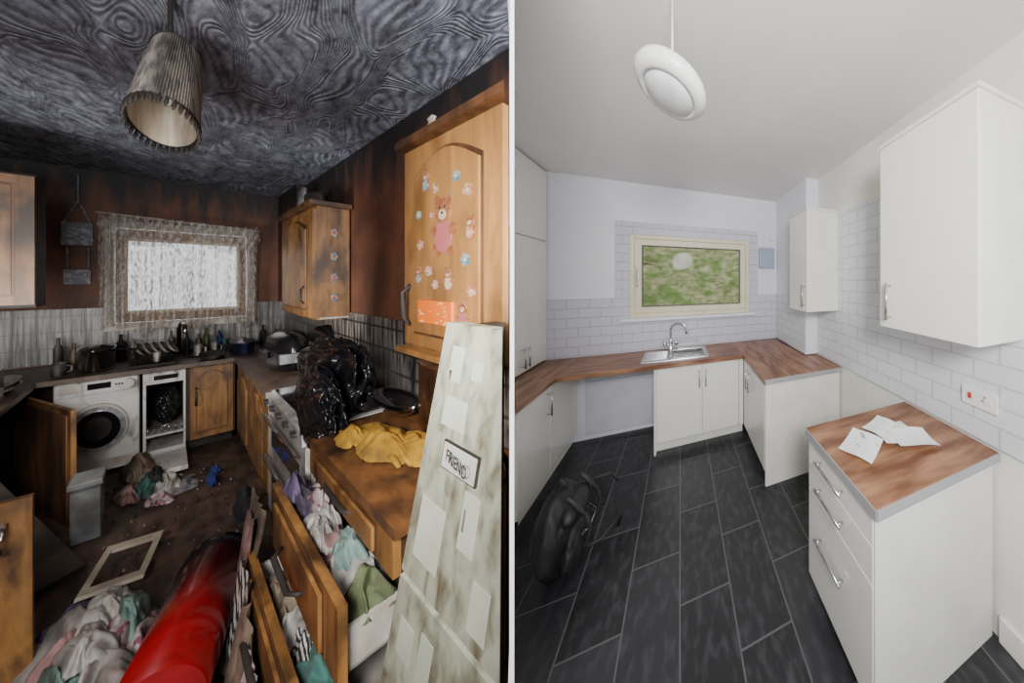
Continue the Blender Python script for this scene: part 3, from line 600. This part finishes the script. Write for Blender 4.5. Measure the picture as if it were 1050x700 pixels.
o.tube([(-.235,3.24,.58),(-.235,3.18,.60),(-.235,3.18,.68),(-.235,3.24,.70)],.006,steel)
o.done()
greyb=mk('grey_storage_box',(.17,.18,.18),(.09,.09,.09),sc=(14,3,6),rough=.4)
o = L('storage_box'); o.box(-.215,-.15,4.62,4.86,.005,.36,greyb,.006); o.box(-.22,-.145,4.60,4.88,.36,.395,greyb,.004); o.done()
o = L('picture_frame')
frm=mk('frame_cream',(.45,.40,.31),(.30,.26,.20),sc=(20,5,5),rough=.5)
o.M=Matrix.Translation((-.085,3.90,.07))@Matrix.Rotation(math.radians(8),4,'Y')@Matrix.Rotation(math.radians(-4),4,'Z')
for a in ((-.06,.06,-.27,-.20),(-.06,.06,.20,.27),(-.06,-.045,-.20,.20),(.045,.06,-.20,.20)): o.box(*a,0,.02,frm)
o.done()
redm = mk('metallic_red',(.30,.006,.010),(.20,.004,.006),rough=.33,coat=.3)
o = L('pedal_bin')
def ring_cyl(o,c0,c1,r0,r1,mat,cap=True):
    mi=o.mi(mat); n=48; A=[];B=[]
    for i in range(n):
        a=2*math.pi*i/n
        A.append(o.v(Vector(c0)+Vector((r0[0]*math.cos(a),0,r0[1]*math.sin(a))))); B.append(o.v(Vector(c1)+Vector((r1[0]*math.cos(a),0,r1[1]*math.sin(a)))))
    for i in range(n): o.f([A[i],A[(i+1)%n],B[(i+1)%n],B[i]],mi,True)
    if cap: o.f(A[::-1],mi); o.f(B,mi)
rr=(.074,.168)
ring_cyl(o,(-.02,2.25,.172),(.088,3.08,.172),rr,rr,redm)
ring_cyl(o,(.088,3.08,.172),(.094,3.15,.172),(.078,.1715),(.078,.1715),bag)
ring_cyl(o,(.094,3.15,.172),(.105,3.22,.172),(.073,.164),(.060,.135),redm)
ring_cyl(o,(.105,3.22,.172),(.108,3.24,.172),(.060,.135),(.03,.07),redm)
o.done()
o = L('debris')
for i in range(150):
    u=random.uniform(-.17,.2); v=random.uniform(3.6,5.6); s=random.uniform(.2,.7)
    o.blob((u,v,.008),(.008*s,.045*s,.010*s),random.choice([cl['grey'],soot,soot,ltop,ltop,cl['beige']]),.5,2,i,sub=1,zmin=.001)
o.done()
shade = mk('pleated_shade',(.24,.215,.19),(.10,.09,.08),sc=(130,24,1),lo=.4,hi=.6,rough=.95)
inner = mk('shade_lining',(.62,.55,.45),(.44,.38,.30),sc=(90,16,3),rough=.8)
o = L('pendant_lampshade')
S4=Matrix.Diagonal((.42,2.34,1,1)); TT=S4@Matrix.Rotation(math.radians(-12),4,'X')@Matrix.Rotation(math.radians(8),4,'Y')@S4.inverted()
lc=(.006,2.46,2.43)
def pleat(prof,mat,amp):
    mi=o.mi(mat); seg=160; rings=[]
    for r,z in prof: rings.append([o.v(Vector(lc)+TT@Vector((.42*(r+amp*(i%2))*math.cos(2*math.pi*i/seg),2.34*(r+amp*(i%2))*math.sin(2*math.pi*i/seg),z))) for i in range(seg)])
    for a,b in zip(rings,rings[1:]):
        for i in range(seg): o.f([a[i],a[(i+1)%seg],b[(i+1)%seg],b[i]],mi,False)
pleat([(.088,.17),(.102,.05),(.110,-.05),(.118,-.15)],shade,.003)
o.lathe([(.085,.17),(.099,.05),(.107,-.05),(.115,-.15)],lc,inner,.42,2.34,60,TT)
def LP(r,a,z): return Vector(lc)+TT@Vector((.42*r*math.cos(a),2.34*r*math.sin(a),z))
for i in range(34):
    a=2*math.pi*i/34
    o.tube([LP(.119,a,-.145),LP(.119,a,-.17),LP(.119,a,-.19)],[.0015,.0035,.0012],soot,6)
for r_ in ((.088,.17),(.118,-.15)): o.tube([LP(r_[0],2*math.pi*i/40,r_[1]) for i in range(41)],.003,soot,6)
o.tube([(.006,2.46,2.8),(.006,2.46,2.5)],.004,soot); o.lathe([(0,-.01),(.02,-.01),(.022,.06),(.01,.10),(0,.1)],lc,soot,.42,2.34,24,TT)
o.lathe([(0,-.07),(.015,-.06),(.022,-.04),(.012,-.01)],lc,plast,.42,2.34,24,TT)
for a in (0,2.1,4.2): o.tube([LP(0,0,.09),LP(.085,a,.165)],.002,soot,6)
o.done()
# fridge (leaning back against the wall)
o = L('fridge_freezer')
def fu(z): return .14+.113*z
def hull(z0,z1,du,mat,v1=1.2,depth=.02):
    mi=o.mi(mat); ring=[]
    for z in (z0,z1):
        u0=fu(z)+du; vn=(u0+.018)/.385; u1=u0+depth; vn1=(u1+.018)/.385
        ring.append([o.v((u0,vn,z)),o.v((u0,v1,z)),o.v((u1,v1,z)),o.v((u1,min(vn1,v1-.002),z))])
    a,b=ring
    o.f(a,mi);o.f(b[::-1],mi)
    for i in range(4): o.f([a[i],b[i],b[(i+1)%4],a[(i+1)%4]],mi)
hull(.0,1.55,.025,soot,1.2,.10)
hull(.87,1.565,0,fr,1.205,.022); hull(.06,.855,0,fr,1.205,.022)
def patch(v0,v1,z0,z1,mat,off=.0006,th=.0006):
    o.ext([(fu(z0)-off,v0,z0),(fu(z0)-off,v1,z0),(fu(z1)-off,v1,z1),(fu(z1)-off,v0,z1)],(-th,0,0),mat)
patch(1.05,1.13,1.40,1.50,frc); patch(.93,.99,1.42,1.47,frc); patch(.98,1.12,1.28,1.36,frc); patch(1.0,1.15,.93,1.08,frc); patch(.84,.92,1.03,1.16,frc); patch(.74,.82,.90,1.0,frc); patch(.95,1.02,.62,.8,frc); patch(1.06,1.15,.70,.78,frc)
patch(.62,.74,.68,.76,soot); patch(1.11,1.125,1.40,1.43,soot); patch(.90,.91,1.07,1.12,soot)
sgn=mk('metal_sign',(.50,.53,.47),rough=.4)
patch(.87,1.07,1.18,1.25,soot,.001,.003); patch(.877,1.063,1.184,1.246,sgn,.004,.001)
fo=o.done()
tc=bpy.data.curves.new('sign_lettering','FONT'); tc.body='FRIEND'; tc.size=.044; tc.align_x='CENTER'; tc.extrude=.0003
t=bpy.data.objects.new('sign_lettering',tc); bpy.context.collection.objects.link(t); tc.materials.append(soot)
t.parent=fo
Mx=Matrix(((0,.113,-1,fu(1.20)-.0085),(-1,0,0,.970),(0,1,0,1.20),(0,0,0,1)))
t.matrix_parent_inverse=Matrix.Identity(4)
t.matrix_basis=Mx@Matrix.Diagonal((1.0,1,1,1))
# ------------------------------------------------------------------ lights
def area(name,loc,target,size,power,col=(1,1,1)):
    l=bpy.data.lights.new(name,'AREA'); l.shape='DISK'; l.size=size; l.energy=power; l.color=col
    ob=bpy.data.objects.new(name,l); bpy.context.collection.objects.link(ob); ob.location=loc
    ob.rotation_euler=(Vector(target)-Vector(loc)).to_track_quat('-Z','Y').to_euler(); return ob
def wl(u,v,z): c,s=math.cos(ROT_L),math.sin(ROT_L); return (u*c-v*s,u*s+v*c,z)
def wr(u,v,z): c,s=math.cos(ROT_R),math.sin(ROT_R); return (u*c-v*s,u*s+v*c,z)
area('key_right',(.25,-.5,2.2),wr(.2,2.2,1.3),.5,62,(1,.995,.99))
area('flash_left',wl(-.25,.75,1.75),wl(.1,5,1.7),.3,40,(1,.98,.97))
area('fill_left',wl(-.54,3.9,1.4),wl(.3,6.0,1.7),.5,34,(1,.98,.96))  # unseen fill lamp, added by the left wall to brighten the far end
w=bpy.data.worlds.new('overcast'); bpy.context.scene.world=w; w.use_nodes=True
w.node_tree.nodes['Background'].inputs[0].default_value=(.94,.96,1,1); w.node_tree.nodes['Background'].inputs[1].default_value=1.4
cam=bpy.data.cameras.new('camera'); cam.sensor_width=36; cam.lens=36*230/1050; cam.shift_x=-258.5/1050; cam.shift_y=-63/1050; cam.clip_start=.02
co=bpy.data.objects.new('camera',cam); bpy.context.collection.objects.link(co); co.location=(0,0,EYE); co.rotation_euler=(math.radians(90),0,0)
bpy.context.scene.camera=co
